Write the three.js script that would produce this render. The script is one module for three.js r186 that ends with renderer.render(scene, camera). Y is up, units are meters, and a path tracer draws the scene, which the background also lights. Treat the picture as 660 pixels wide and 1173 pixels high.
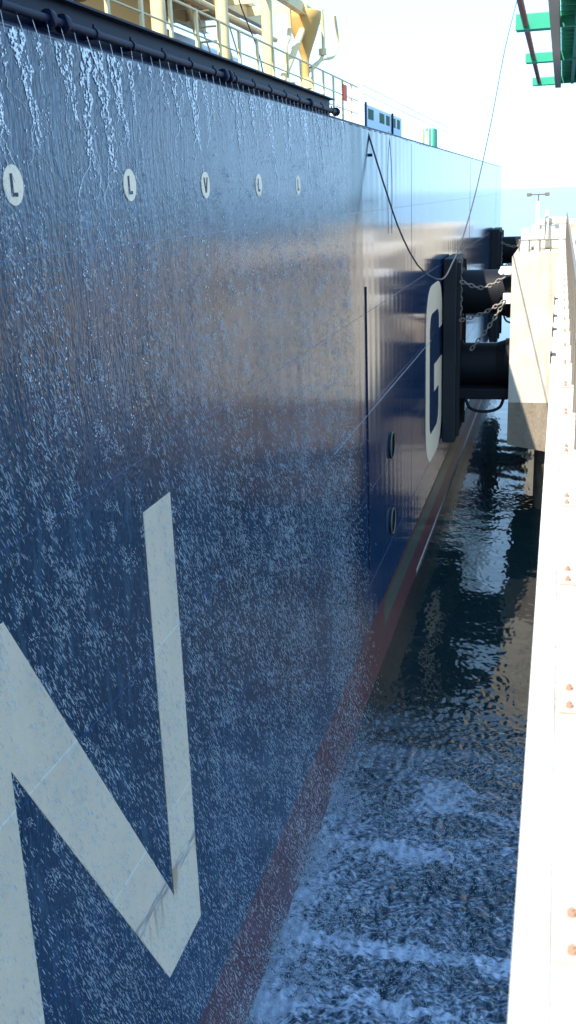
import * as THREE from 'three';
import { mergeGeometries } from 'three/addons/utils/BufferGeometryUtils.js';
import { ImprovedNoise } from 'three/addons/math/ImprovedNoise.js';
import { RoundedBoxGeometry } from 'three/addons/geometries/RoundedBoxGeometry.js';
import { FontLoader } from 'three/addons/loaders/FontLoader.js';
import { TextGeometry } from 'three/addons/geometries/TextGeometry.js';

// ------------------------------------------------------------------ camera
// Place coordinates used below: x to the right, h = height against the eye level, d = metres ahead along the quay.
const EYE = 14.45;                                   // the eye above the water
const scene = new THREE.Scene();
const camera = new THREE.PerspectiveCamera(53.64, 576 / 1024, 0.2, 12000);
{
  const X = new THREE.Vector3(0.96749, -0.03688, -0.25020);
  const Y = new THREE.Vector3(-0.04056, 0.95387, -0.29746);
  const Z = new THREE.Vector3().crossVectors(X, Y);
  const m = new THREE.Matrix4().makeBasis(X, Y, Z);
  camera.quaternion.setFromRotationMatrix(m);
  camera.position.set(0, EYE, 0);
}
camera.focus = 15; camera.userData.fStop = 2.8;
camera.updateMatrixWorld();

// ------------------------------------------------------------------ sky and sun
const SUN = new THREE.Vector3(-1, 2.83, 2.3).normalize();
{
  const W = 512, Hh = 256, data = new Float32Array(W * Hh * 4);
  const dir = new THREE.Vector3();
  for (let j = 0; j < Hh; j++) for (let i = 0; i < W; i++) {
    const th = ((j + 0.5) / Hh - 0.5) * Math.PI, ph = ((i + 0.5) / W - 0.5) * 2 * Math.PI;
    dir.set(Math.cos(th) * Math.cos(ph), Math.sin(th), Math.cos(th) * Math.sin(ph));
    const e = Math.max(0, dir.y), t = Math.pow(1 - e, 1.9);
    const c = Math.max(0, dir.dot(SUN)), glow = 0.10 * Math.pow(c, 6) + 0.5 * Math.pow(c, 60);
    const K = 0.82, o = (j * W + i) * 4;
    data[o] = K * (0.22 + (0.50 - 0.22) * t) + glow;
    data[o + 1] = K * (0.43 + (0.82 - 0.43) * t) + glow * 0.96;
    data[o + 2] = K * (0.78 + (1.16 - 0.78) * t) + glow * 0.9;
    data[o + 3] = 1;
  }
  const sky = new THREE.DataTexture(data, W, Hh, THREE.RGBAFormat, THREE.FloatType);
  sky.mapping = THREE.EquirectangularReflectionMapping; sky.magFilter = sky.minFilter = THREE.LinearFilter; sky.needsUpdate = true;
  scene.background = sky; scene.environment = sky;
}
const sun = new THREE.DirectionalLight(new THREE.Color(1, 0.94, 0.84), 4.2);
sun.position.copy(SUN).multiplyScalar(120).add(new THREE.Vector3(0, EYE, -40));
sun.target.position.set(0, EYE - 6, -40);
sun.castShadow = true; sun.shadow.mapSize.set(4096, 4096);
Object.assign(sun.shadow.camera, { left: -90, right: 90, top: 90, bottom: -90, near: 1, far: 320 });
scene.add(sun, sun.target);

const renderer = new THREE.WebGLRenderer({ antialias: true });
renderer.setSize(576, 1024);
renderer.toneMapping = THREE.LinearToneMapping;
renderer.toneMappingExposure = 2.8;
renderer.shadowMap.enabled = true;

// ------------------------------------------------------------------ helpers
let seed = 20417;
const rnd = () => { seed = (seed * 1664525 + 1013904223) >>> 0; return seed / 4294967296; };
const rr = (a, b) => a + (b - a) * rnd();
const perlin = new ImprovedNoise();
const N3 = (x, y, z = 0) => perlin.noise(x + 311.3, y + 127.7, z + 71.9);
const fbm = (x, y, z = 0, o = 4) => { let s = 0, a = 0.5; for (let k = 0; k < o; k++) { s += a * N3(x, y, z + k * 9.1); x *= 2.03; y *= 2.03; a *= 0.5; } return s; };
const clamp = (v, a = 0, b = 1) => Math.min(b, Math.max(a, v));
const step = (a, b, v) => { const t = clamp((v - a) / (b - a)); return t * t * (3 - 2 * t); };
const P = (x, h, d) => new THREE.Vector3(x, h + EYE, -d);
const lin = (r, g, b) => new THREE.Color().setRGB(r, g, b);
const mat = (c, roughness = 0.6, metalness = 0, extra = {}) => new THREE.MeshStandardMaterial({ color: c, roughness, metalness, ...extra });

const taken = {};
function numbered(n) { const k = taken[n] = (taken[n] ?? -1) + 1; return k ? n + '_' + String(k).padStart(3, '0') : n; }
function thing(name, base, label, category, group) {
  const g = new THREE.Group(); g.name = numbered(name); g.position.copy(base); g.userData = { label, category };
  if (group) g.userData.group = group;
  scene.add(g); return g;
}
// a part, its geometry given in place coordinates; sits under a thing or under another part
function part(name, geo, m, parent, label) {
  const o = new THREE.Mesh(geo, m); o.name = name; o.castShadow = o.receiveShadow = true;
  if (parent.isGroup) o.position.copy(parent.position).negate();
  if (label) o.userData.label = label;
  parent.add(o); return o;
}
function lone(name, geo, m, data) {
  const o = new THREE.Mesh(geo, m); o.name = numbered(name); o.castShadow = o.receiveShadow = true; Object.assign(o.userData, data); scene.add(o); return o;
}
const merge = a => a.length === 1 ? a[0] : mergeGeometries(a.map(g => g.index ? g.toNonIndexed() : g), false);
function bx(x0, x1, h0, h1, d0, d1, r = 0) {
  const sx = Math.abs(x1 - x0), sy = Math.abs(h1 - h0), sz = Math.abs(d1 - d0);
  const g = r ? new RoundedBoxGeometry(sx, sy, sz, 2, r) : new THREE.BoxGeometry(sx, sy, sz);
  const c = P((x0 + x1) / 2, (h0 + h1) / 2, (d0 + d1) / 2); g.translate(c.x, c.y, c.z);
  return uvMetres(g);
}
function uvMetres(g) {   // box-projected uv in metres
  const p = g.attributes.position, n = g.attributes.normal, uv = new Float32Array(p.count * 2);
  for (let i = 0; i < p.count; i++) {
    const ax = Math.abs(n.getX(i)), ay = Math.abs(n.getY(i)), az = Math.abs(n.getZ(i));
    uv[2 * i] = ax >= ay && ax >= az ? p.getZ(i) : p.getX(i);
    uv[2 * i + 1] = ay > ax && ay >= az ? p.getZ(i) : p.getY(i);
  }
  g.setAttribute('uv', new THREE.BufferAttribute(uv, 2)); return g;
}
function rod(a, b, r, seg = 10, r2 = r) {
  const v = b.clone().sub(a), g = new THREE.CylinderGeometry(r2, r, v.length(), seg);
  g.applyQuaternion(new THREE.Quaternion().setFromUnitVectors(new THREE.Vector3(0, 1, 0), v.clone().normalize()));
  const c = a.clone().add(b).multiplyScalar(0.5); return g.translate(c.x, c.y, c.z);
}
const tube = (pts, r, n = 24, seg = 8) => new THREE.TubeGeometry(new THREE.CatmullRomCurve3(pts), n, r, seg);
function tex(w, h, fn, srgb) {   // fn(u, v) -> [r, g, b] 0..1
  const d = new Uint8Array(w * h * 4);
  for (let j = 0; j < h; j++) for (let i = 0; i < w; i++) {
    const c = fn((i + 0.5) / w, (j + 0.5) / h), o = (j * w + i) * 4;
    d[o] = clamp(c[0]) * 255; d[o + 1] = clamp(c[1]) * 255; d[o + 2] = clamp(c[2]) * 255; d[o + 3] = 255;
  }
  const t = new THREE.DataTexture(d, w, h); t.magFilter = THREE.LinearFilter; t.minFilter = THREE.LinearMipmapLinearFilter; t.generateMipmaps = true;
  t.wrapS = t.wrapT = THREE.RepeatWrapping; if (srgb) t.colorSpace = THREE.SRGBColorSpace; t.needsUpdate = true; return t;
}
const toS = v => v <= 0.0031308 ? v * 12.92 : 1.055 * Math.pow(v, 1 / 2.4) - 0.055;
const S3 = (r, g, b) => [toS(clamp(r)), toS(clamp(g)), toS(clamp(b))];

// ------------------------------------------------------------------ materials
const M = {};
// periodic noise for tiling textures
const tn = (u, v, fu, fv, z) => { // blend two shifted samples so the tile closes
  const a = N3(u * fu, v * fv, z), b = N3((u - 1) * fu, v * fv, z), c = N3(u * fu, (v - 1) * fv, z), e = N3((u - 1) * fu, (v - 1) * fv, z);
  return (a * (1 - u) + b * u) * (1 - v) + (c * (1 - u) + e * u) * v;
};
const concreteMap = tex(512, 512, (u, v) => {
  const k = 0.50 + 0.10 * tn(u, v, 4, 4, 3) + 0.09 * tn(u, v, 14, 5, 8) + 0.08 * tn(u, v, 60, 60, 5) + 0.05 * tn(u, v, 150, 150, 15);
  const s = step(0.12, 0.5, tn(u, v, 9, 2.2, 21)) * 0.16;
  return S3(k - s * 0.7, k * 0.90 - s * 0.75, k * 0.72 - s * 0.78);
}, true);
concreteMap.repeat.set(1 / 4, 1 / 4);
const concreteBump = tex(256, 256, (u, v) => { const k = 0.5 + 0.5 * tn(u, v, 40, 40, 2) + 0.4 * tn(u, v, 90, 90, 6); return [k, k, k]; });
concreteBump.repeat.set(1 / 1.5, 1 / 1.5);
M.concrete = mat(0xffffff, 0.9, 0, { map: concreteMap, bumpMap: concreteBump, bumpScale: 0.006 });
const tidalMap = tex(256, 256, (u, v) => { const k = 0.045 + 0.03 * tn(u, v, 9, 4, 3) + 0.03 * tn(u, v, 40, 30, 8) + 0.02 * tn(u, v, 90, 90, 5); return S3(k * 2.9, k * 2.3, k * 1.6); }, true);
tidalMap.repeat.set(1 / 3, 1 / 3);
M.tidal = mat(0xffffff, 0.7, 0, { map: tidalMap, bumpMap: concreteBump, bumpScale: 0.015 });
const darkBaseMap = tex(256, 256, (u, v) => { const k = 0.17 + 0.08 * tn(u, v, 9, 3, 3) + 0.06 * tn(u, v, 40, 22, 8) + 0.03 * tn(u, v, 90, 90, 5); return S3(k * 1.25, k * 0.98, k * 0.68); }, true);
darkBaseMap.repeat.set(1 / 3, 1 / 3);
M.darkBase = mat(0xffffff, 0.8, 0, { map: darkBaseMap, bumpMap: concreteBump, bumpScale: 0.012 });
M.deckPaint = mat(lin(0.62, 0.60, 0.55), 0.75, 0, { bumpMap: concreteBump, bumpScale: 0.003 });
M.steelPlate = mat(lin(0.42, 0.35, 0.28), 0.7, 0.1, { bumpMap: concreteBump, bumpScale: 0.002 });
M.rust = mat(lin(0.30, 0.18, 0.12), 0.9);
M.galv = mat(lin(0.15, 0.13, 0.105), 0.6, 0.1);
M.darkLug = mat(lin(0.06, 0.055, 0.05), 0.7);
M.dryHull = new THREE.MeshPhysicalMaterial({ color: lin(0.010, 0.036, 0.095), roughness: 0.13, ior: 1.55, clearcoat: 0.3, clearcoatRoughness: 0.1 });
M.hullCore = mat(lin(0.018, 0.05, 0.14), 0.5);
M.navy = new THREE.MeshPhysicalMaterial({ color: lin(0.0025, 0.007, 0.026), roughness: 0.5, specularIntensity: 0.35 });
M.seam = mat(lin(0.022, 0.058, 0.15), 0.25);
M.seamPale = mat(lin(0.22, 0.25, 0.30), 0.5);
M.lettering = mat(lin(0.012, 0.02, 0.045), 0.6);
const bootMap = tex(512, 128, (u, v) => {
  const a = 0.5 + tn(u, v, 20, 5, 4) + 0.6 * tn(u, v, 70, 24, 9);
  return S3(0.062 + 0.04 * a, 0.020 + 0.013 * a, 0.026 + 0.015 * a);
}, true); bootMap.repeat.set(1 / 10, 1 / 2.5);
M.boot = mat(0xffffff, 0.35, 0, { map: bootMap });
const greyGreenMap = tex(512, 128, (u, v) => {
  const a = 0.5 + tn(u, v, 24, 4, 31) + 0.5 * tn(u, v, 90, 20, 37);
  return S3(0.045 + 0.03 * a, 0.055 + 0.032 * a, 0.045 + 0.028 * a);
}, true); greyGreenMap.repeat.set(1 / 8, 1 / 1.2);
M.greyGreen = mat(0xffffff, 0.3, 0, { map: greyGreenMap });
M.paleLine = mat(lin(0.34, 0.30, 0.29), 0.6);
M.cream = mat(lin(0.70, 0.55, 0.28), 0.5);
M.creamDeep = mat(lin(0.58, 0.34, 0.10), 0.6);
M.dockCream = mat(lin(0.62, 0.55, 0.42), 0.7);
M.white = mat(lin(0.75, 0.76, 0.76), 0.6);
M.paleBlue = mat(lin(0.60, 0.72, 0.80), 0.6);
M.green = mat(lin(0.02, 0.28, 0.16), 0.5);
M.greenGlass = mat(lin(0.02, 0.10, 0.05), 0.7);
M.pipeRust = mat(lin(0.28, 0.12, 0.09), 0.7);
M.rubber = new THREE.MeshPhysicalMaterial({ color: lin(0.006, 0.007, 0.010), roughness: 0.6, specularIntensity: 0.4 });
M.panel = new THREE.MeshPhysicalMaterial({ color: lin(0.018, 0.019, 0.022), roughness: 0.6, specularIntensity: 0.5 });
M.chain = mat(lin(0.22, 0.2, 0.17), 0.6, 0.4);
M.ropeDark = mat(lin(0.05, 0.05, 0.055), 0.9);
M.orange = mat(lin(0.75, 0.09, 0.03), 0.6);
M.foam = mat(lin(0.82, 0.88, 0.92), 0.35);
M.drop = new THREE.MeshPhysicalMaterial({ color: 0xffffff, roughness: 0.6, transmission: 0.72, thickness: 0, ior: 1.33 });

// ------------------------------------------------------------------ water
const foamTex = { };
{
  const X0 = -5, X1 = 1, D0 = 9, D1 = 31;
  const foamAt = (x, d) => {
    const near = 1 - step(16.5, 27, d + 1.6 * fbm(x * 0.7, d * 0.35, 5) - 0.6 * (x + 5) * 0.4);
    const wx = x + 0.35 * fbm(x * 1.3, d * 1.3, 2), wd = d + 0.35 * fbm(x * 1.3, d * 1.3, 12);
    const big = 0.5 + fbm(wx * 0.55, wd * 0.8, 40, 3);
    const lace = 1 - Math.abs(fbm(wx * 2.6, wd * 4.2, 50, 4)) * 3.4;
    const spk = fbm(wx * 11, wd * 15, 60, 3);
    const hull = Math.exp(-(x + 5) * 1.1);
    return { near, aer: near * clamp(0.25 + 0.75 * big + 0.5 * hull), foam: near * clamp(step(0.38, 1.12, lace * 0.42 + big * 0.5 + spk * 0.95 + hull * 0.52 + 0.45 * step(0.12, 0.5, N3(wx * 0.35, wd * 1.2, 70)))) };
  };
  foamTex.color = tex(1024, 2048, (u, v) => {
    const x = X0 + (X1 - X0) * u, d = D0 + (D1 - D0) * v, f = foamAt(x, d);
    const e = Math.min(step(0, 0.02, v), step(0, 0.02, 1 - v), step(0, 0.02, 1 - u));
    const a = f.aer * e, w = f.foam * e;
    const r = 0.006 + 0.022 * a, g = 0.018 + 0.045 * a, b = 0.020 + 0.080 * a;
    return S3(r + (0.36 - r) * w, g + (0.44 - g) * w, b + (0.55 - b) * w);
  }, true);
  foamTex.color.wrapS = foamTex.color.wrapT = THREE.ClampToEdgeWrapping;
  M.water = new THREE.MeshPhysicalMaterial({ color: 0xffffff, map: foamTex.color, roughness: 0.06, metalness: 0, ior: 1.45 });
  const line = (segs) => { const o = []; for (const [a, b, n] of segs) for (let k = 0; k < n; k++) o.push(a + (b - a) * k / n); o.push(segs.at(-1)[1]); return o; };
  const xs = line([[-4000, -400, 8], [-400, -40, 12], [-40, -5.4, 10], [-5.4, 0.2, 130], [0.2, 8, 60], [8, 40, 50], [40, 400, 24], [400, 4000, 10]]);
  const ds = line([[-300, -20, 8], [-20, 9, 20], [9, 26, 400], [26, 50, 260], [50, 95, 160], [95, 260, 110], [260, 1500, 40], [1500, 9000, 10]]);
  const far = []; const nx = xs.length, nd = ds.length, pos = new Float32Array(nx * nd * 3), uv = new Float32Array(nx * nd * 2), idx = [];
  for (let j = 0; j < nd; j++) for (let i = 0; i < nx; i++) {
    const x = xs[i], d = ds[j], o = j * nx + i;
    let y = 0;
    if (x > -6 && x < 40 && d > 5 && d < 260) {
      const chop = 1 - step(17, 30, d + 2 * N3(x * 0.3, d * 0.3, 3));
      y += (0.0045 + 0.045 * chop) * fbm(x * 2.1, d * 2.4, 1, 3) * 2;
      y += (0.0022 + 0.03 * chop) * N3(x * 6.5, d * 6.0, 7) * 2 * (1 - step(50, 90, d));
      y += 0.008 * N3(x * 0.5, d * 0.75, 17) * 2;
      y *= 1 - step(150, 260, d);
    }
    pos[3 * o] = x; pos[3 * o + 1] = y; pos[3 * o + 2] = -d;
    uv[2 * o] = (x - X0) / (X1 - X0); uv[2 * o + 1] = (d - D0) / (D1 - D0);
  }
  for (let j = 0; j < nd - 1; j++) for (let i = 0; i < nx - 1; i++) { const a = j * nx + i, b = a + 1, c = a + nx, e = c + 1; (ds[j] >= 140 || xs[i] >= 40 || xs[i] < -40 ? far : idx).push(a, b, c, b, e, c); }
  const g = new THREE.BufferGeometry();
  g.setAttribute('position', new THREE.BufferAttribute(pos, 3)); g.setAttribute('uv', new THREE.BufferAttribute(uv, 2)); g.setIndex(idx); g.computeVertexNormals();
  const gf = g.clone(); gf.setIndex(far); gf.deleteAttribute('uv');
  lone('sea', gf, new THREE.MeshPhysicalMaterial({ color: lin(0.006, 0.018, 0.020), roughness: 0.12, ior: 1.33 }), { kind: 'structure', label: 'open pale sea beyond the jetty', category: 'sea' });
  lone('water', g, M.water, { kind: 'structure', label: 'dark harbour water foaming where the curtain falls beside the hull', category: 'water' });
}

// ------------------------------------------------------------------ ship
const HX = -5, TOP = 1.6, WET0 = 5, WET1 = 27;
const ship = thing('cargo_ship', new THREE.Vector3(-25, 0, -40), 'navy blue cargo ship with huge cream hull letters moored along the jetty', 'ship');
const bulge = (d, h) => 0.0035 * N3(d * 0.55, h * 0.16, 4) + 0.002 * Math.sin(d * 2 * Math.PI / 0.86) * (0.6 + N3(d * 0.2, h * 0.3, 8)) + 0.004 * N3(d * 0.12, h * 0.1, 14);
function sideGrid(d0, d1, h0, h1, nd, nh, off = 0) {
  const g = new THREE.PlaneGeometry(1, 1, nd, nh), p = g.attributes.position, uv = g.attributes.uv;
  for (let i = 0; i < p.count; i++) {
    const a = p.getX(i) + 0.5, b = p.getY(i) + 0.5, d = d0 + (d1 - d0) * a, h = h0 + (h1 - h0) * b;
    p.setXYZ(i, HX + off + bulge(d, h), h + EYE, -d); uv.setXY(i, a, b);
  }
  g.computeVertexNormals(); return g;
}
const metreUV = g => { const p = g.attributes.position, uv = g.attributes.uv; for (let i = 0; i < p.count; i++) uv.setXY(i, -p.getZ(i), p.getY(i)); return g; };
{
  // body behind the side plating: plan outline with a rounded bow, up to the deck
  const s = new THREE.Shape();
  s.moveTo(-45, 25); s.lineTo(-5.08, 25); s.lineTo(-5.08, -91); s.bezierCurveTo(-5.6, -112, -14, -128, -25, -138); s.bezierCurveTo(-36, -128, -44.4, -112, -45, -91);
  const g = new THREE.ExtrudeGeometry(s, { depth: TOP - 0.02 + EYE + 3, bevelEnabled: false, curveSegments: 24 });
  g.rotateX(-Math.PI / 2); g.scale(1, 1, -1); // shape y becomes world z
  // flipping z turns the faces inside out: restore the winding
  const q = g.toNonIndexed ? (g.index ? g.toNonIndexed() : g) : g, a = q.attributes.position.array;
  for (let i = 0; i < a.length; i += 9) for (let k = 0; k < 3; k++) { const t = a[i + 3 + k]; a[i + 3 + k] = a[i + 6 + k]; a[i + 6 + k] = t; }
  q.translate(0, -3, 0); q.computeVertexNormals(); uvMetres(q);
  part('hull_body', q, M.hullCore, ship);
}
const wetBumpTex = tex(2048, 2048, (u, v) => {
  const d = WET0 + (WET1 - WET0) * u, h = -12.35 + (TOP + 12.35) * v;
  const fade = 1 - step(24.6, 26.8, d + 0.8 * N3(d * 1.3, h * 0.2, 2));
  const w = 0.12 * N3(d * 2, h * 1.4, 6), calm = 1 - 0.66 * step(11.5, 17, d);
  const s1 = N3((d + w) * 13, h * 1.7, 1), s2 = N3((d + w * 0.6) * 30, h * 5.2, 9), s3 = N3(d * 55, h * 17, 19), s0 = N3((d + w) * 4.5, h * 0.4, 29);
  const k = 0.5 + fade * calm * (0.30 * s1 + 0.32 * s2 + 0.26 * s3 + 0.20 * s0);
  return [k, k, k];
});
const wetColorTex = tex(1024, 1024, (u, v) => {
  const d = WET0 + (WET1 - WET0) * u, h = -12.35 + (TOP + 12.35) * v;
  const w = 0.1 * N3(d * 2, h * 1.4, 6);
  const s = step(0.05, 0.6, N3((d + w) * 9, h * 0.9, 41) + 0.5 * N3((d + w) * 26, h * 3, 47)) * (1 - step(23, 26, d));
  const b = 0.9 + 0.3 * N3(d * 0.6, h * 0.25, 55);
  return S3(0.009 * b + 0.016 * s, 0.034 * b + 0.034 * s, 0.078 * b + 0.048 * s);
}, true);
for (const t of [wetBumpTex, wetColorTex]) t.wrapS = t.wrapT = THREE.ClampToEdgeWrapping;
M.wetHull = new THREE.MeshPhysicalMaterial({ color: 0xffffff, roughness: 0.13, ior: 1.45, map: wetColorTex, bumpMap: wetBumpTex, bumpScale: 0.012 });
const hull = part('hull', sideGrid(WET0, WET1, -12.35, TOP, 240, 60), M.wetHull, ship, 'wet navy blue side plating under the running water');
part('dry_plating', sideGrid(WET1, 91, -12.35, TOP, 420, 50), M.dryHull, hull, 'dry glossy blue side plating');
part('dry_plating', sideGrid(-24, WET0, -12.35, TOP, 60, 30), M.dryHull, hull);
part('boot_topping', metreUV(sideGrid(-24, 91, -17, -12.35, 200, 6)), M.boot, ship, 'dull red band along the waterline');
part('grey_green_band', metreUV(sideGrid(29.8, 91, -13.35, -12.5, 120, 2, 0.006)), M.greyGreen, ship, 'grey green band above the red');  // mottled grey green strip laid over the red
part('waterline_stripe', sideGrid(37.5, 91, -14.6, -14.28, 120, 1, 0.008), M.paleLine, ship);  // narrow pale strip at the water edge
// welds: long seams and butts, raised beads
const seamStrip = (d0, d1, h, r, off) => bx(HX - 0.02, HX + off, h - r, h + r, d0, d1);
for (const [h, m] of [[-0.48, M.seam], [-5.75, M.seam], [-3.1, M.seam], [-8.2, M.seam], [-11.0, M.seam]]) part('weld_seam', seamStrip(5, 90.5, h, 0.008, 0.006), m, hull);
part('weld_seam', seamStrip(22.8, 42, -5.9, 0.012, 0.013), M.seamPale, hull, 'pale weld line');  // this bead is coloured paler than the other seams
for (const d of [36.2, 60, 84]) part('weld_seam', bx(HX - 0.02, HX + 0.005, -12.3, 1.5, d - 0.010, d + 0.010), M.seam, hull);
part('dark_rod', rod(P(HX, -10.5, 27.25), P(HX, -2.4, 27.25), 0.035, 8), M.navy, ship);  // thin raised dark line down the plating, just past the wet part
// gunwale roll and edge
part('gunwale', rod(P(HX - 0.09, TOP - 0.02, -24), P(HX - 0.09, TOP - 0.02, 91), 0.09, 16), M.navy, ship);
// outlets with pale rings
for (const h of [-7.76, -10.3]) {
  const ring = new THREE.TorusGeometry(0.42, 0.022, 8, 32).rotateY(Math.PI / 2); const c = P(HX + 0.06, h, 31.4);
  const o = part('outlet', ring.translate(c.x, c.y, c.z), mat(lin(0.13, 0.13, 0.07), 0.6), ship);
  const bell = new THREE.CylinderGeometry(0.42, 0.40, 0.06, 32, 1, true).rotateZ(Math.PI / 2), bc = P(HX + 0.03, h, 31.4);
  part('outlet_pipe', merge([bell.translate(bc.x, bc.y, bc.z), rod(P(HX - 0.02, h, 31.4), P(HX + 0.012, h, 31.4), 0.40, 28)]), M.navy, o);  // closing disc painted dark in place of a shaded hollow mouth
}
part('hull_fitting', rod(P(HX - 0.01, 0.95, 28.2), P(HX + 0.06, 0.95, 28.2), 0.04, 12), M.navy, ship);

// letters
function onHull(shape, depth, off, bevel = 0.003) {   // shape drawn in (d, h)
  const g = new THREE.ExtrudeGeometry(shape, { depth, bevelEnabled: bevel > 0, bevelSize: bevel, bevelThickness: bevel, bevelSegments: 1, curveSegments: 16 });
  const p = g.attributes.position;
  for (let i = 0; i < p.count; i++) { const d = p.getX(i), h = p.getY(i), t = p.getZ(i); p.setXYZ(i, HX + off + t, h + EYE, -d); }
  g.computeVertexNormals();
  const uv = new Float32Array(p.count * 2); for (let i = 0; i < p.count; i++) { uv[2 * i] = -p.getZ(i); uv[2 * i + 1] = p.getY(i) - EYE; }
  g.setAttribute('uv', new THREE.BufferAttribute(uv, 2)); return g;
}
const poly = pts => new THREE.Shape(pts.map(p => new THREE.Vector2(...p)));
const letterTex = tex(1024, 1024, (u, v) => {         // metres: d 6..13.5, h -11..-3.5
  const d = 6 + 7.5 * u, h = -11 + 7.5 * v;
  let k = 0.93 + 0.10 * fbm(d * 0.8, h * 0.5, 3) + 0.07 * fbm(d * 7, h * 1.2, 13) + 0.04 * N3(d * 30, h * 22, 5);
  let r = 0.80 * k, g = 0.635 * k, b = 0.47 * k;
  // scrape along a fender line: bare streaks and rust runs
  const y = h + 9.18 + 0.03 * N3(d * 3, 0, 2), band = step(0.16, 0.05, Math.abs(y)), sc = step(0.0, 0.45, N3(d * 2.2, h * 26, 6) + 0.25) * band;
  r += (0.20 - r) * sc * 0.8; g += (0.20 - g) * sc * 0.8; b += (0.21 - b) * sc * 0.8;
  const run = step(0.12, 0.5, N3(d * 9, h * 1.1, 77)) * step(-0.75, -0.05, y) * step(0.1, 0, y);
  r += (0.42 - r) * run * 0.7; g += (0.25 - g) * run * 0.7; b += (0.11 - b) * run * 0.7;
  for (const sh of [-5.7, -8.22]) { const w = step(0.016, 0.006, Math.abs(h - sh)); r += (0.86 - r) * w * 0.7; g += (0.84 - g) * w * 0.7; b += (0.78 - b) * w * 0.7; }
  return S3(r, g, b);
}, true);
letterTex.repeat.set(1 / 7.5, 1 / 7.5); letterTex.offset.set(-6 / 7.5, 11 / 7.5);
M.letter = mat(0xffffff, 0.45, 0, { map: letterTex });
M.letterPlain = mat(lin(0.80, 0.64, 0.46), 0.4);
part('hull_letter', onHull(poly([[6.76, -10.63], [7.69, -10.63], [7.69, -5.26], [10.97, -10.63], [12.31, -10.63], [12.34, -3.78], [11.40, -3.78], [11.37, -9.55], [7.90, -3.78], [6.76, -3.78]]), 0.007, 0.001), M.letter, hull, 'huge cream letter N with a scraped foot');
{
  const d0 = 40.35, d1 = 46.1, t = -3.7, b = -11.05, r = 2.0, w = 1.15;
  const s = new THREE.Shape();
  s.moveTo(d1, -5.75); s.lineTo(d1, t - r); s.quadraticCurveTo(d1, t, d1 - r, t); s.lineTo(d0 + r, t); s.quadraticCurveTo(d0, t, d0, t - r);
  s.lineTo(d0, b + r); s.quadraticCurveTo(d0, b, d0 + r, b); s.lineTo(d1 - r, b); s.quadraticCurveTo(d1, b, d1, b + r);
  s.lineTo(d1, -7.1); s.lineTo(d0 + 2.9, -7.1); s.lineTo(d0 + 2.9, -8.25); s.lineTo(d1 - w, -8.25);
  s.lineTo(d1 - w, b + r); s.quadraticCurveTo(d1 - w, b + w, d1 - r, b + w); s.lineTo(d0 + r, b + w); s.quadraticCurveTo(d0 + w, b + w, d0 + w, b + r);
  s.lineTo(d0 + w, t - r); s.quadraticCurveTo(d0 + w, t - w, d0 + r, t - w); s.lineTo(d1 - r, t - w); s.quadraticCurveTo(d1 - w, t - w, d1 - w, t - r); s.lineTo(d1 - w, -5.75);
  part('hull_letter', onHull(s, 0.007, 0.001), M.letterPlain, hull, 'huge cream letter G beside the fender');
}
// round tank marks
const font = await new FontLoader().loadAsync('fonts/droid/droid_sans_bold.typeface.json');
['L', 'L', 'V', 'L', 'L'].forEach((ch, i) => {
  const d = 9.03 + 2.775 * i, h = 0.19, r = 0.185;
  const mk = part('hull_mark', rod(P(HX - 0.02, h, d), P(HX + 0.010, h, d), r, 40), M.letterPlain, ship, 'round cream mark with a dark letter ' + ch);
  const t = new TextGeometry(ch, { font, size: 0.21, depth: 0.004, curveSegments: 4 });
  t.computeBoundingBox(); const b = t.boundingBox; t.translate(-(b.min.x + b.max.x) / 2, -(b.min.y + b.max.y) / 2, 0);
  t.rotateY(Math.PI / 2); const c = P(HX + 0.011, h, d); t.translate(c.x, c.y, c.z);
  part('mark_letter', t, M.lettering, mk);
});

// deck edge: coaming and the spray pipe
const COAM_END = 23.9;
part('coaming', merge([bx(HX - 0.16, HX - 0.14, TOP, 2.0, -6, COAM_END), bx(HX - 0.20, HX - 0.02, 2.0, 2.025, -6, COAM_END)]), M.navy, ship);
const pipe = part('spray_pipe', rod(P(HX + 0.0, 1.755, -6), P(HX + 0.0, 1.755, COAM_END), 0.045, 14), M.navy, ship, 'dark blue spray pipe running along the deck edge');
for (let d = 7.1; d < COAM_END; d += 1.02) part('pipe_clamp', merge([rod(P(HX, 1.755, d - 0.03), P(HX, 1.755, d + 0.03), 0.06, 14), bx(HX - 0.14, HX - 0.03, 1.70, 1.81, d - 0.012, d + 0.012), bx(HX - 0.012, HX + 0.012, 1.815, 1.85, d - 0.02, d + 0.02)]), M.navy, pipe);
for (const d of [10.1, 10.42, 15.7, 15.95, 21.3, COAM_END]) part('pipe_flange', merge([rod(P(HX, 1.755, d - 0.025), P(HX, 1.755, d + 0.025), 0.095, 18)]), M.navy, pipe);
const jets = [];
for (let d = 7.3; d < COAM_END; d += 0.3) {
  part('nozzle', rod(P(HX + 0.02, 1.72, d), P(HX + 0.03, 1.695, d + 0.01), 0.008, 6), M.navy, pipe);
  jets.push(rod(P(HX + 0.035, 1.69, d), P(HX + 0.02 + rr(-0.01, 0.02), 1.52, d + rr(0.06, 0.13)), 0.003, 5, 0.003));
}
// rail behind the coaming
const RX = -5.75, railPosts = [];
const rail = part('deck_rail', merge([2.86, 2.5, 2.16].map(h => rod(P(RX, h, 4), P(RX, h, 30.5), h > 2.8 ? 0.022 : 0.016, 8))), M.cream, ship);
for (let d = 5.2; d < 30.6; d += 1.16) part('stanchion', bx(RX - 0.02, RX + 0.02, TOP, 2.87, d - 0.045, d + 0.045), M.cream, rail);
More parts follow.
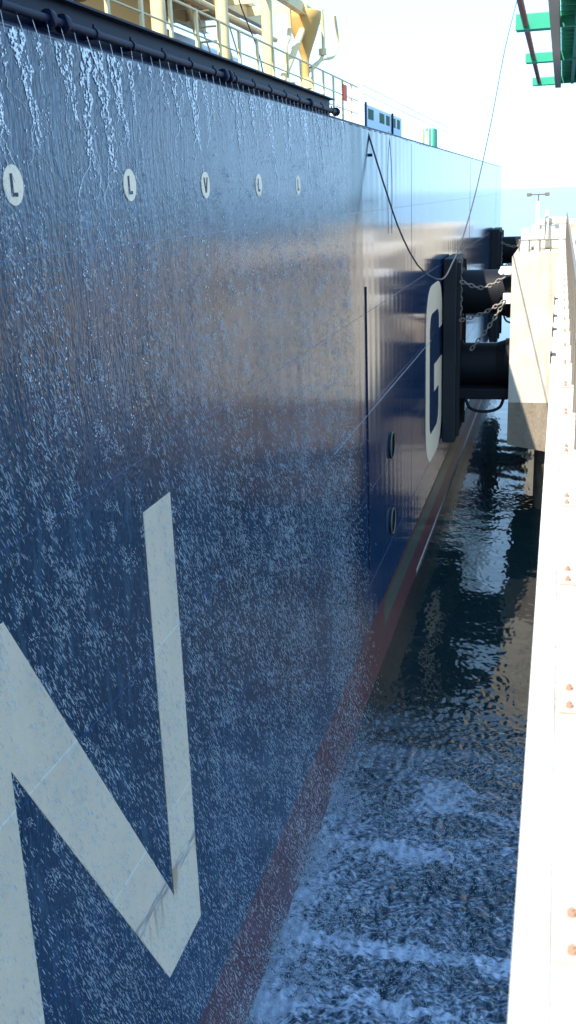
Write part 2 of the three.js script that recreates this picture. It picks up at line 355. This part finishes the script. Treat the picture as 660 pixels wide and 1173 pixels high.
// columns with the platform above
const CX = -6.25;
for (const d of [9.8, 13.1, 16.45, 19.75, 22.9]) part('support_column', merge([rod(P(CX, TOP, d), P(CX, 4.5, d), 0.12, 18), rod(P(CX, TOP, d), P(CX, TOP + 0.06, d), 0.17, 18)]), M.cream, ship);
{
  const pts = [[0.09, 0], [0.09, 1.55], [0.13, 1.7], [0.30, 2.15], [0.40, 2.45], [0.42, 2.62], [0.36, 2.66]].map(p => new THREE.Vector2(...p));
  const g = new THREE.LatheGeometry(pts, 20); const c = P(CX, TOP, 26.35); g.translate(c.x, c.y, c.z);
  part('support_column', g, M.creamDeep, ship, 'ochre column with a flared head');
  part('diagonal_brace', rod(P(CX, TOP + 0.5, 23.4), P(CX, 3.8, 26.1), 0.085, 14), M.cream, ship);
  const plat = part('platform', bx(-10.5, -7.5, 4.42, 4.5, 3, 27.6), M.cream, ship, 'cream platform over the deck');
  for (const x of [-6.2, -7.6, -9.2]) part('platform_beam', merge([bx(x - 0.012, x + 0.012, 4.14, 4.41, 3, 27.6), bx(x - 0.08, x + 0.08, 4.12, 4.14, 3, 27.6)]), M.cream, plat);
  for (let d = 5; d < 27.5; d += 1.62) part('platform_beam', bx(-10.4, -6.1, 4.20, 4.40, d - 0.03, d + 0.03), M.cream, plat);
  part('platform_pipe', rod(P(-6.9, 3.62, 6), P(-6.9, 3.62, 26), 0.06, 12), M.cream, plat);
  part('platform_pipe', rod(P(-7.4, 3.85, 6), P(-7.4, 3.85, 26), 0.08, 12), M.creamDeep, plat);
  // strip lamp, unlit
  const lamp = part('strip_lamp', bx(-6.75, -6.6, 3.9, 3.98, 16.6, 18.2, 0.02), M.rust, plat);
  part('lamp_cover', bx(-6.74, -6.61, 3.85, 3.895, 16.65, 18.15, 0.02), M.white, lamp);
}
// bulkheads on deck behind
{
  const s = new THREE.Shape(); s.moveTo(3, TOP); s.lineTo(21.2, TOP); s.lineTo(21.2, 4.1); s.lineTo(3, 4.1);
  for (const d of [10.4, 13.6, 16.8]) { const hole = new THREE.Path(); hole.moveTo(d - 0.9, TOP + 0.3); hole.lineTo(d + 0.9, TOP + 0.3); hole.lineTo(d + 0.9, 3.0); hole.absarc(d, 3.0, 0.9, 0, Math.PI, false); hole.lineTo(d - 0.9, TOP + 0.3); s.holes.push(hole); }
  const g = onHull(s, 0.08, -3.2, 0); part('deck_bulkhead', g, M.creamDeep, ship, 'ochre bulkhead with arched openings');
  part('deck_bulkhead', bx(-12.1, -12, TOP, 4.1, 3, 26), M.creamDeep, ship);
  part('deck_tank', bx(-11, -9.4, TOP, 4.0, 25, 31.5, 0.15), M.paleBlue, ship, 'pale blue tank casing on deck');
  part('deck_valve', merge([rod(P(-6.9, TOP, 14.9), P(-6.9, 2.75, 14.9), 0.05, 10), rod(P(-6.9, 2.45, 14.9), P(-6.9, 2.75, 14.9), 0.14, 12, 0.06), rod(P(-6.9, 2.8, 14.9), P(-6.9, 2.83, 14.9), 0.14, 14)]), M.creamDeep, ship);
}
// inclined ladder
{
  const a = [P(-6.9, TOP, 23.3), P(-7.5, TOP, 23.3)], b = [P(-6.9, 4.4, 20.9), P(-7.5, 4.4, 20.9)];
  const lad = part('deck_ladder', merge([0, 1].map(k => rod(a[k], b[k], 0.055, 8))), M.cream, ship);
  for (let k = 1; k < 11; k++) { const t = k / 11; part('rung', rod(a[0].clone().lerp(b[0], t), a[1].clone().lerp(b[1], t), 0.022, 6), M.cream, lad); }
  part('ladder_rail', merge([0, 1].map(k => rod(a[k].clone().add(new THREE.Vector3(0, 0.9, 0)), b[k].clone().add(new THREE.Vector3(0, 0.3, 0)), 0.018, 6))), M.cream, lad);
}
// pipes round the flared column
part('vent_pipe', tube([P(-6.3, TOP, 24.6), P(-6.3, 2.9, 24.6), P(-6.3, 3.3, 24.65), P(-6.3, 3.55, 25.0), P(-6.3, 4.1, 25.05)], 0.055, 32), M.cream, ship);
part('vent_pipe', tube([P(-6.0, 4.4, 27.2), P(-6.0, 3.7, 27.3), P(-6.0, 3.35, 27.2), P(-6.1, 3.1, 26.9), P(-6.2, 2.9, 26.4)], 0.045, 32), M.cream, ship);
part('vent_pipe', tube([P(-5.9, 4.4, 28.3), P(-5.9, 3.8, 28.6), P(-5.95, 3.45, 28.3), P(-6.1, 3.3, 27.6), P(-6.2, 3.0, 26.6)], 0.04, 32), M.cream, ship);
part('valve_body', merge([rod(P(-6.2, 2.5, 26.3), P(-6.2, 2.75, 26.3), 0.16, 14), rod(P(-6.2, 2.2, 24.6), P(-6.2, 2.5, 24.6), 0.11, 14), rod(P(-6.0, 3.35, 27.2), P(-6.0, 3.5, 27.2), 0.1, 12)]), M.cream, ship);
part('deck_hose', tube([P(-6.4, 4.4, 20.6), P(-6.35, 3.6, 21.4), P(-6.3, 2.9, 22.3), P(-6.3, 2.3, 22.75)], 0.014, 24, 6), M.ropeDark, ship);
part('rail_flag', merge([bx(-5.72, -5.69, 2.35, 2.75, 28.2, 28.7, 0.01)]), M.orange, ship, 'small orange cloth on the deck rail');
// housing on the far deck
{
  const hs = part('deck_housing', bx(-9, -6.2, TOP, 2.72, 34.1, 42.1, 0.03), M.paleBlue, ship, 'pale blue deck housing with dark green panes');
  for (const [a, b] of [[34.7, 35.7], [36.9, 37.9], [38.3, 39.1], [39.9, 40.5], [40.9, 41.6]]) part('pane', bx(-6.21, -6.19, 2.28, 2.6, a, b), M.greenGlass, hs);
  for (const d of [34.0, 38.6 + 0.9]) part('housing_post', bx(-6.19, -6.13, TOP, 2.74, d, d + 0.12), M.navy, hs);
  const r = part('deck_rail', merge([3.25, 3.0].map(h => rod(P(-6.25, h, 34.1), P(-6.25, h, 60), 0.015, 6))), M.white, ship);
  for (let d = 34.2; d < 60; d += 1.3) part('stanchion', rod(P(-6.25, TOP, d), P(-6.25, 3.26, d), 0.018, 6), M.white, r);
  part('deck_locker', bx(-6.9, -6.2, TOP, 2.9, 53.2, 54.4, 0.03), M.green, ship, 'green locker standing on the far deck');
  part('deck_locker', merge([rod(P(-6.4, TOP, 50), P(-6.4, 3.1, 50), 0.07, 10), rod(P(-6.4, TOP, 51.6), P(-6.4, 2.7, 51.6), 0.07, 10)]), M.cream, ship);
}

// ------------------------------------------------------------------ running water on the hull
{
  // laced foam streams clinging below the deck edge: flattened tapering strands, forking as they run down
  const geos = [];
  const strand = (d, h, len, r, fork) => {
    const n = Math.max(5, Math.ceil(len / 0.035)), pts = [];
    let x = d, dir = rr(-0.25, 0.25);
    const dh = len / n;
    const ph = rr(0, 100);
    for (let k = 0; k <= n; k++) {
      const t = k / n, rad = r * (0.55 + 0.9 * Math.abs(N3(ph + k * 0.55, d))) * (1 - 0.7 * t);
      pts.push([x, h - k * dh, Math.max(0.0022, rad)]);
      if (fork > 0 && rnd() < 0.09 && k > 1) strand(x, h - k * dh, len * (1 - t) * rr(0.2, 0.5), rad, fork - 1);
      dir = dir * 0.6 + rr(-1.3, 1.45); x += dir * dh;
    }
    const S = 5, pos = [], idx = [];
    pts.forEach(([a, b, q], k) => {
      for (let s = 0; s < S; s++) { const ph2 = Math.PI * s / (S - 1); pos.push(HX + 0.006 + 0.7 * q * Math.sin(ph2), b + EYE, -(a - q * Math.cos(ph2))); }
      if (k) for (let s = 0; s < S - 1; s++) { const o = (k - 1) * S + s; idx.push(o, o + 1, o + S, o + 1, o + S + 1, o + S); }
    });
    const g = new THREE.BufferGeometry(); g.setAttribute('position', new THREE.Float32BufferAttribute(pos, 3)); g.setIndex(idx); g.computeVertexNormals(); geos.push(g.toNonIndexed());
  };
  const blob = new THREE.IcosahedronGeometry(1, 1);
  const froth = (x, h, r, k) => { const g = blob.clone(); const p = g.attributes.position; for (let i = 0; i < p.count; i++) { const q = 1 + 0.5 * N3(p.getX(i) * 2 + k, p.getY(i) * 2, p.getZ(i) * 2 + h * 9); p.setXYZ(i, HX + 0.006 + p.getX(i) * r * 0.5 * q, h + EYE + p.getY(i) * r * 1.5 * q, -x + p.getZ(i) * r * q); } g.deleteAttribute('uv'); g.computeVertexNormals(); geos.push(g.index ? g.toNonIndexed() : g); };
  for (let d = 6.9; d < 25; d += rr(0.11, 0.4)) {
    const q = Math.pow(rnd(), 0.8) * (0.55 + 0.9 * clamp(0.5 + 1.5 * N3(d * 1.1, 3.3, 0)));
    const L = 0.10 + 0.85 * q, lean = rr(-0.1, 0.45), w = 0.035 + 0.11 * q;
    const n = Math.round(60 + 900 * q * q);
    for (let k = 0; k < n; k++) {
      const t = Math.pow(rnd(), 1.25), wob = 0.09 * N3(t * 5 + d, d * 3, 6), ww = w * (1 - 0.6 * t) * (0.5 + 1.3 * Math.abs(N3(t * 7, d * 5, 16)));
      const e = rr(-1, 1), x = d + lean * t * L + wob + ww * Math.sign(e) * Math.pow(Math.abs(e), 0.55);
      if (N3(x * 26, t * L * 20, d) < -0.07) continue;
      froth(x, 1.575 - t * L, rr(0.0025, 0.0105) * (1 - 0.4 * t), k);
    }
    for (let k = 0; k < 0.3 + 1.7 * q; k++) { const t = rr(0.5, 1); strand(d + lean * t * L + rr(-w, w) * 0.6, 1.57 - t * L, rr(0.12, 0.3 + 0.6 * q), rr(0.0035, 0.008), 3); }
    for (let k = 0; k < 60 * q; k++) { const t = Math.pow(rnd(), 1.4) * 3.6; froth(d + lean * L + 0.35 * N3(t * 1.5, d * 2, 8) + rr(-0.12, 0.12), 1.5 - L * 0.6 - t, rr(0.0025, 0.0085), k); }
  }
  for (let k = 0; k < 1500; k++) froth(rr(6.9, 25), 1.55 - Math.pow(rnd(), 1.2) * 4, rr(0.002, 0.005), k);
  const g = mergeGeometries(geos.map(x => { x.deleteAttribute('uv'); return x; }));
  lone('water_rivulets', g, M.foam, { kind: 'stuff', label: 'white lacy rivulets of water clinging below the ship deck edge', category: 'water' });
  const j = mergeGeometries(jets.map(x => x.toNonIndexed()));
  lone('water_jets', j, M.foam, { kind: 'stuff', label: 'thin white water jets under the spray pipe nozzles', category: 'water' });

  const dropGeo = new THREE.IcosahedronGeometry(1, 0);
  const up = new THREE.Vector3(0, 1, 0), v = new THREE.Vector3(), q = new THREE.Quaternion(), s = new THREE.Vector3(), m4 = new THREE.Matrix4();
  const put = (mesh, i, p, dir, len, r) => { q.setFromUnitVectors(up, v.copy(dir).normalize()); s.set(r, len / 2, r); m4.compose(p, q, s); mesh.setMatrixAt(i, m4); };
  const swarm = (name, n, label, gen) => {
    const mesh = new THREE.InstancedMesh(dropGeo, M.drop, n); mesh.name = name; mesh.castShadow = mesh.receiveShadow = true;
    mesh.userData = { kind: 'stuff', label, category: 'water' };
    let i = 0; while (i < n) if (gen(mesh, i)) i++;
    mesh.instanceMatrix.needsUpdate = true; scene.add(mesh);
  };
  const p = new THREE.Vector3(), dir = new THREE.Vector3(), tint = new THREE.Color();
  swarm('falling_water', 72000, 'falling spray of white droplets in front of the blue hull', (mesh, i) => {
    const d = rr(6.6, 25.6), f = Math.pow(rnd(), 0.75), h = 1.3 - f * 15.6;
    const streams = 0.34 + 1.2 * N3(d * 2.3, h * 0.12, 4) + 1.3 * N3(d * 5 + h * 0.4, h * 1.3, 14) + 0.7 * N3(d * 1.1, 0, 24) + 0.8 * N3(d * 14, h * 4, 34);
    const edge = 1 - step(21.5, 26, d);
    const start = d < 14 ? step(1.3, -2.5, h) : step(0, -6.5, h + 1.5 * N3(d * 1.2, 5, 5));
    if (rnd() > clamp(streams) * (0.12 + 0.88 * start) * (0.15 + 0.85 * edge)) return false;
    const out = 0.02 + Math.pow(rnd(), 2.2) * (0.05 + 0.75 * f);
    p.copy(P(HX + out, h, d));
    dir.set(0.28 + rr(-0.16, 0.2), -1, -(0.16 + rr(-0.16, 0.16)));
    const z = Math.pow(rnd(), 2.2); put(mesh, i, p, dir, 0.012 + 0.075 * z + rr(0, 0.015), 0.0012 + 0.0032 * z + rr(0, 0.0006));
    const b = rr(0.72, 0.92); mesh.setColorAt(i, tint.setRGB(b * 0.88, b * 0.95, b)); return true;
  });
  const clots = Array.from({ length: 900 }, () => [rr(7, 25), rr(0.6, -7), rr(0.03, 0.1)]).filter(c => N3(c[0] * 2.1, 1.5, 64) > -0.05);
  swarm('water_clots', 14000, 'broken clots of white water sliding down the blue hull above the letter', (mesh, i) => {
    const c = clots[i % clots.length], a = rr(-1, 1), b = rr(-1, 1); if (a * a + b * b > 1) return false;
    p.copy(P(HX + 0.012 + rnd() * 0.08, c[1] + b * c[2] * 1.9, c[0] + a * c[2] - b * c[2] * 0.4));
    dir.set(0.1 + rr(-0.3, 0.3), -1, -(0.2 + rr(-0.5, 0.5)));
    put(mesh, i, p, dir, rr(0.012, 0.045), rr(0.0015, 0.005) * (0.5 + c[2] * 5)); mesh.setColorAt(i, tint.setRGB(0.86, 0.9, 0.93)); return true;
  });
  swarm('splash_drops', 26000, 'white splash thrown up where falling water meets the sea', (mesh, i) => {
    const d = rr(9, 25), x = HX + Math.pow(rnd(), 1.9) * 4.3;
    const k = clamp(0.45 + 1.3 * N3(d * 0.9, x * 0.8, 9)) * (1 - step(20, 25, d));
    if (rnd() > k) return false;
    p.set(x, Math.pow(rnd(), 2.5) * 0.7 * Math.exp(-(x - HX) * 0.7) + 0.02, -d);
    dir.set(rr(-0.6, 0.9), rr(0.3, 1), rr(-0.8, 0.8));
    put(mesh, i, p, dir, rr(0.012, 0.05), rr(0.004, 0.011));
    const b = rr(0.6, 0.9); mesh.setColorAt(i, tint.setRGB(b * 0.84, b * 0.93, b)); return true;
  });
}

// ------------------------------------------------------------------ jetty walkway
{
  const W = -2.2;
  const deck = lone('walkway', bx(0.06, 1.75, W - 0.32, W - 0.012, -8, 45.98), M.concrete, { kind: 'structure', label: 'sunlit concrete walkway along the jetty edge', category: 'walkway' });
  part('kerb', bx(-0.055, 0.058, W - 0.42, W, -8, 45.97, 0.012), M.deckPaint, deck);
  for (const x of [0.4, 1.4]) part('girder', bx(x - 0.1, x + 0.1, W - 0.52, W - 0.325, -8, 45.95), M.galv, deck);
  const rl = thing('walkway_railing', P(0.19, W, 20), 'tubular steel railing bolted along the sunlit walkway kerb', 'railing');
  part('top_rail', rod(P(0.21, W + 1.1, -6), P(0.21, W + 1.1, 45.5), 0.024, 10), M.galv, rl);
  part('middle_rail', rod(P(0.21, W + 0.58, -6), P(0.21, W + 0.58, 45.5), 0.018, 10), M.galv, rl);
  for (let k = -4; k < 28; k++) {
    const d = 2.7 + 1.55 * k;
    const pl = part('base_plate', bx(0.075, 0.345, W - 0.009, W + 0.006, d - 0.12, d + 0.12, 0.003), M.steelPlate, rl);
    for (const [a, b] of [[0.12, -0.085], [0.12, 0.085], [0.30, -0.085], [0.30, 0.085]]) part('bolt', merge([rod(P(a, W + 0.006, d + b), P(a, W + 0.022, d + b), 0.016, 6), rod(P(a, W + 0.022, d + b), P(a, W + 0.034, d + b), 0.008, 6)]), M.rust, pl);
    part('post', rod(P(0.21, W + 0.004, d), P(0.21, W + 1.1, d), 0.026, 10), M.galv, rl);
  }
  const cl = [14.2, 16.8, 18.6, 21.5];
  cl.forEach(d => part('edge_lug', merge([bx(-0.075, -0.056, W - 0.1, W + 0.05, d - 0.07, d + 0.07), bx(-0.075, 0.0, W + 0.003, W + 0.03, d - 0.07, d + 0.07)]), M.darkLug, deck));
}

// ------------------------------------------------------------------ dolphins with fenders
function dolphin(d, label) {
  const g = thing('mooring_dolphin', P(2.5, -EYE, d + 7), label, 'dolphin', 'concrete dolphins along the jetty');
  const s = new THREE.Shape(); s.moveTo(-2.0, -9.25); s.lineTo(11, -9.25); s.lineTo(11, -2.7); s.lineTo(-1.82, -2.7); s.lineTo(-2.0, -2.88);
  const e = new THREE.ExtrudeGeometry(s, { depth: 13, bevelEnabled: false }); e.translate(0, EYE, -d - 13);
  part('cap', uvMetres(e), M.concrete, g);
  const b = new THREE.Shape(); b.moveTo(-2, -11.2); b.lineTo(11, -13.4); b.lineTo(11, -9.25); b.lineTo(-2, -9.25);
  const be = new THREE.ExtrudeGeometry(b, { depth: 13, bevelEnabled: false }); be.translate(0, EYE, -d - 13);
  part('dark_base', uvMetres(be), M.darkBase, g, 'darker brown lower block of the dolphin');  // lower block coloured darker and browner than the cap
  for (const [x, dd] of [[0.15, 1.4], [3, 1.4], [6, 1.4], [0.15, 11], [3, 11], [6, 11]]) part('pile', rod(P(x, -20, d + dd), P(x, -11.2, d + dd), 0.95, 24), M.tidal, g);
  return g;
}
const dol = dolphin(46, 'broad sunlit concrete dolphin at the end of the walkway, carrying a lamp post');
dolphin(79, 'concrete dolphin standing behind the sunlit one, farther along the hull');
function chainBetween(a, b, sag, pitch = 0.2, r = 0.035) {
  const mid = a.clone().lerp(b, 0.5); mid.y -= sag;
  const c = new THREE.CatmullRomCurve3([a, mid, b]), L = c.getLength(), n = Math.round(L / pitch), gs = [];
  for (let k = 0; k < n; k++) {
    const u = (k + 0.5) / n, p = c.getPointAt(u), t = c.getTangentAt(u);
    const g = new THREE.TorusGeometry(0.09, r, 6, 12).scale(1.35, 0.8, 1);
    if (k % 2) g.rotateX(Math.PI / 2);
    g.applyQuaternion(new THREE.Quaternion().setFromUnitVectors(new THREE.Vector3(1, 0, 0), t)); g.translate(p.x, p.y, p.z); gs.push(g);
  }
  return merge(gs);
}
function fender(d, label) {
  const f = thing('ship_fender', P(-3.5, -11.2, d + 1.6), label, 'fender', 'rubber fenders between hull and dolphins');
  part('panel', merge([bx(-4.95, -4.35, -11.15, -2.9, d - 0.1, d + 3.6, 0.06)]), M.panel, f);
  for (const h of [-4.5, -7.8]) {
    const c = part('fender_unit', rod(P(-4.36, h, d + 1.75), P(-2.02, h, d + 1.75), 0.98, 32), M.rubber, f);
    part('flange', merge([rod(P(-2.25, h, d + 1.75), P(-2.01, h, d + 1.75), 1.18, 32), rod(P(-4.34, h, d + 1.75), P(-4.2, h, d + 1.75), 1.1, 32)]), M.rubber, c);
    part('end_ring', rod(P(-2.62, h, d + 1.75), P(-2.26, h, d + 1.75), 1.0, 32, 1.12), M.rubber, c);
  }
  part('rib', bx(-4.34, -4.2, -10.9, -3.1, d + 0.2, d + 0.4), M.panel, f); part('rib', bx(-4.34, -4.2, -10.9, -3.1, d + 3.1, d + 3.3), M.panel, f);
  part('lower_beam', bx(-4.34, -2.02, -9.2, -8.7, d + 0.3, d + 3.2, 0.05), M.rubber, f);
  part('bracket', merge([bx(-2.5, -2.01, -3.65, -3.3, d + 0.1, d + 0.5, 0.04), bx(-2.35, -2.01, -4.9, -4.45, d + 0.1, d + 0.5, 0.04), rod(P(-2.45, -3.5, d + 0.05), P(-2.45, -3.5, d + 0.55), 0.12, 12)]), M.white, f);
  part('chain', chainBetween(P(-4.2, -3.9, d + 0.1), P(-2.3, -3.75, d + 0.1), 0.35), M.chain, f);
  part('chain', chainBetween(P(-4.2, -5.6, d + 0.1), P(-2.25, -4.75, d + 0.1), 0.12), M.chain, f);
  part('chain', chainBetween(P(-3.7, -6.9, d + 0.1), P(-2.3, -4.85, d + 0.1), 0.1), M.chain, f);
  part('chain', chainBetween(P(-4.25, -2.95, d + 0.5), P(-4.2, -5.4, d + 0.3), 0.1), M.chain, f);
  part('hanging_hose', tube([P(-3.95, -9.1, d + 0.3), P(-3.7, -9.6, d + 0.3), P(-3.0, -9.75, d + 0.3), P(-2.4, -9.55, d + 0.3), P(-2.2, -9.1, d + 0.3)], 0.07, 32), M.rubber, f);
  return f;
}
fender(46, 'black fender panel with two thick rubber cylinders and chains beside the letter G');
fender(78.3, 'black fender panel farther along the hull beyond the letter G');

// things standing on the dolphin
{
  const L = -2.7;
  const pr = thing('dolphin_railing', P(-0.9, L, 46.5), 'low pale railing along the top edge of the sunlit dolphin', 'railing');
  part('top_rail', merge([rod(P(-1.75, L + 0.5, 46.2), P(0.2, L + 0.5, 46.2), 0.03, 8)]), M.galv, pr);
  for (const x of [-1.72, -1.3, -0.85, -0.4, 0.05]) part('post', rod(P(x, L, 46.2), P(x, L + 0.5, 46.2), 0.03, 8), M.galv, pr);
  const lp = thing('lamp_post', P(-1.0, L, 47), 'cream lamp post with a short crossbar on the dolphin', 'lamp post');
  part('pole', rod(P(-1.0, L, 47), P(-1.0, -0.62, 47), 0.12, 14, 0.09), M.dockCream, lp);
  part('mast', rod(P(-1.0, -0.62, 47), P(-1.0, -0.34, 47), 0.03, 8), M.galv, lp);
  part('crossbar', rod(P(-1.45, -0.34, 47), P(-0.6, -0.34, 47), 0.035, 8), M.galv, lp);
  for (const x of [-1.4, -0.64]) part('lamp_head', bx(x - 0.1, x + 0.1, -0.42, -0.26, 46.9, 47.1, 0.03), M.galv, lp);
  const cb = thing('control_cabinet', P(-1.5, L, 47.2), 'small white cabinet on the dolphin beside the lamp post', 'cabinet');
  part('case', bx(-1.68, -1.36, L, L + 0.95, 46.9, 47.4, 0.02), M.white, cb); part('door', bx(-1.65, -1.39, L + 0.1, L + 0.9, 46.885, 46.899), M.white, cb);
  const hk = thing('mooring_hook', P(-0.3, L, 48.5), 'cream mooring hook housing on the dolphin behind the lamp post', 'mooring hook');
  part('housing', merge([bx(-1.3, 0.3, L, L + 1.05, 48, 49.5, 0.12), bx(-0.8, 0.3, L + 1.05, L + 1.35, 48.2, 49.3, 0.1)]), M.dockCream, hk);
  part('hook_arm', rod(P(-0.62, L + 0.4, 47.6), P(-0.62, L + 1.7, 47.9), 0.09, 10), M.dockCream, hk);
}

// ------------------------------------------------------------------ overhead gangway frame
{
  const Y = 10;
  const o = thing('overhead_gangway', P(6, -2.7, 86), 'green steel gangway frame overhead with a cream edge girder', 'gangway');
  for (const x of [-0.92, 7.4]) part('edge_girder', bx(x - 0.3, x + 0.3, Y - 0.2, Y + 0.7, 62, 119, 0.03), M.dockCream, o);
  for (const [d, hgt] of [[76, 0.95], [95.5, 0.7], [116.5, 0.7]]) {
    part('cross_beam', bx(-3.5, 7.1, Y, Y + hgt, d - 0.22, d + 0.22), M.green, o);
    part('beam_flange', bx(-3.44, -1.24, Y - 0.06, Y - 0.008, d - 0.6, d + 0.6), M.green, o);
  }
  for (const x of [0.5, 2.1, 3.7, 5.3]) part('stringer', bx(x - 0.16, x + 0.16, Y + 0.1, Y + 0.6, 62, 118.8), M.green, o);
  for (let d = 63; d < 118.5; d += 2.1) part('joist', bx(-0.6, 7.09, Y + 0.62, Y + 0.84, d - 0.12, d + 0.12), M.green, o);
  part('deck_grating', bx(-0.6, 7.09, Y + 0.86, Y + 0.92, 62, 118.8), M.green, o);
  part('service_pipe', rod(P(-2.84, Y + 0.3, 62), P(-2.84, Y + 0.3, 118.5), 0.2, 14), M.pipeRust, o);
  for (const [x, d] of [[6.2, 91], [9, 91], [6.2, 82], [9, 82]]) part('leg', bx(x - 0.3, x + 0.3, -2.7, Y + (x > 8 ? 1 : -0.01), d - 0.3, d + 0.3), M.green, o);
}
// ropes
lone('mooring_line', tube([P(HX - 0.05, 1.62, 28.0), P(-4.7, 0.2, 28.6), P(-4.3, -1.2, 29.2), P(-3.85, -2.15, 29.8), P(-3.45, -2.5, 30.4), P(-3.3, -2.2, 33.6), P(-3.19, -0.75, 38.7), P(-3.15, 2.4, 47.2), P(-3.06, 6.6, 56), P(-2.9, 10.2, 64.6)], 0.024, 90, 6), M.ropeDark, { label: 'slack dark line hanging from the ship deck up to the overhead gangway', category: 'rope' });
lone('hanging_cord', tube([P(HX - 0.02, 1.7, 31.5), P(HX + 0.06, 0.6, 31.5), P(HX + 0.05, -1.2, 31.5)], 0.01, 12, 6), M.ropeDark, { label: 'thin straight cord hanging down the dry hull plating', category: 'cord' });

renderer.render(scene, camera);
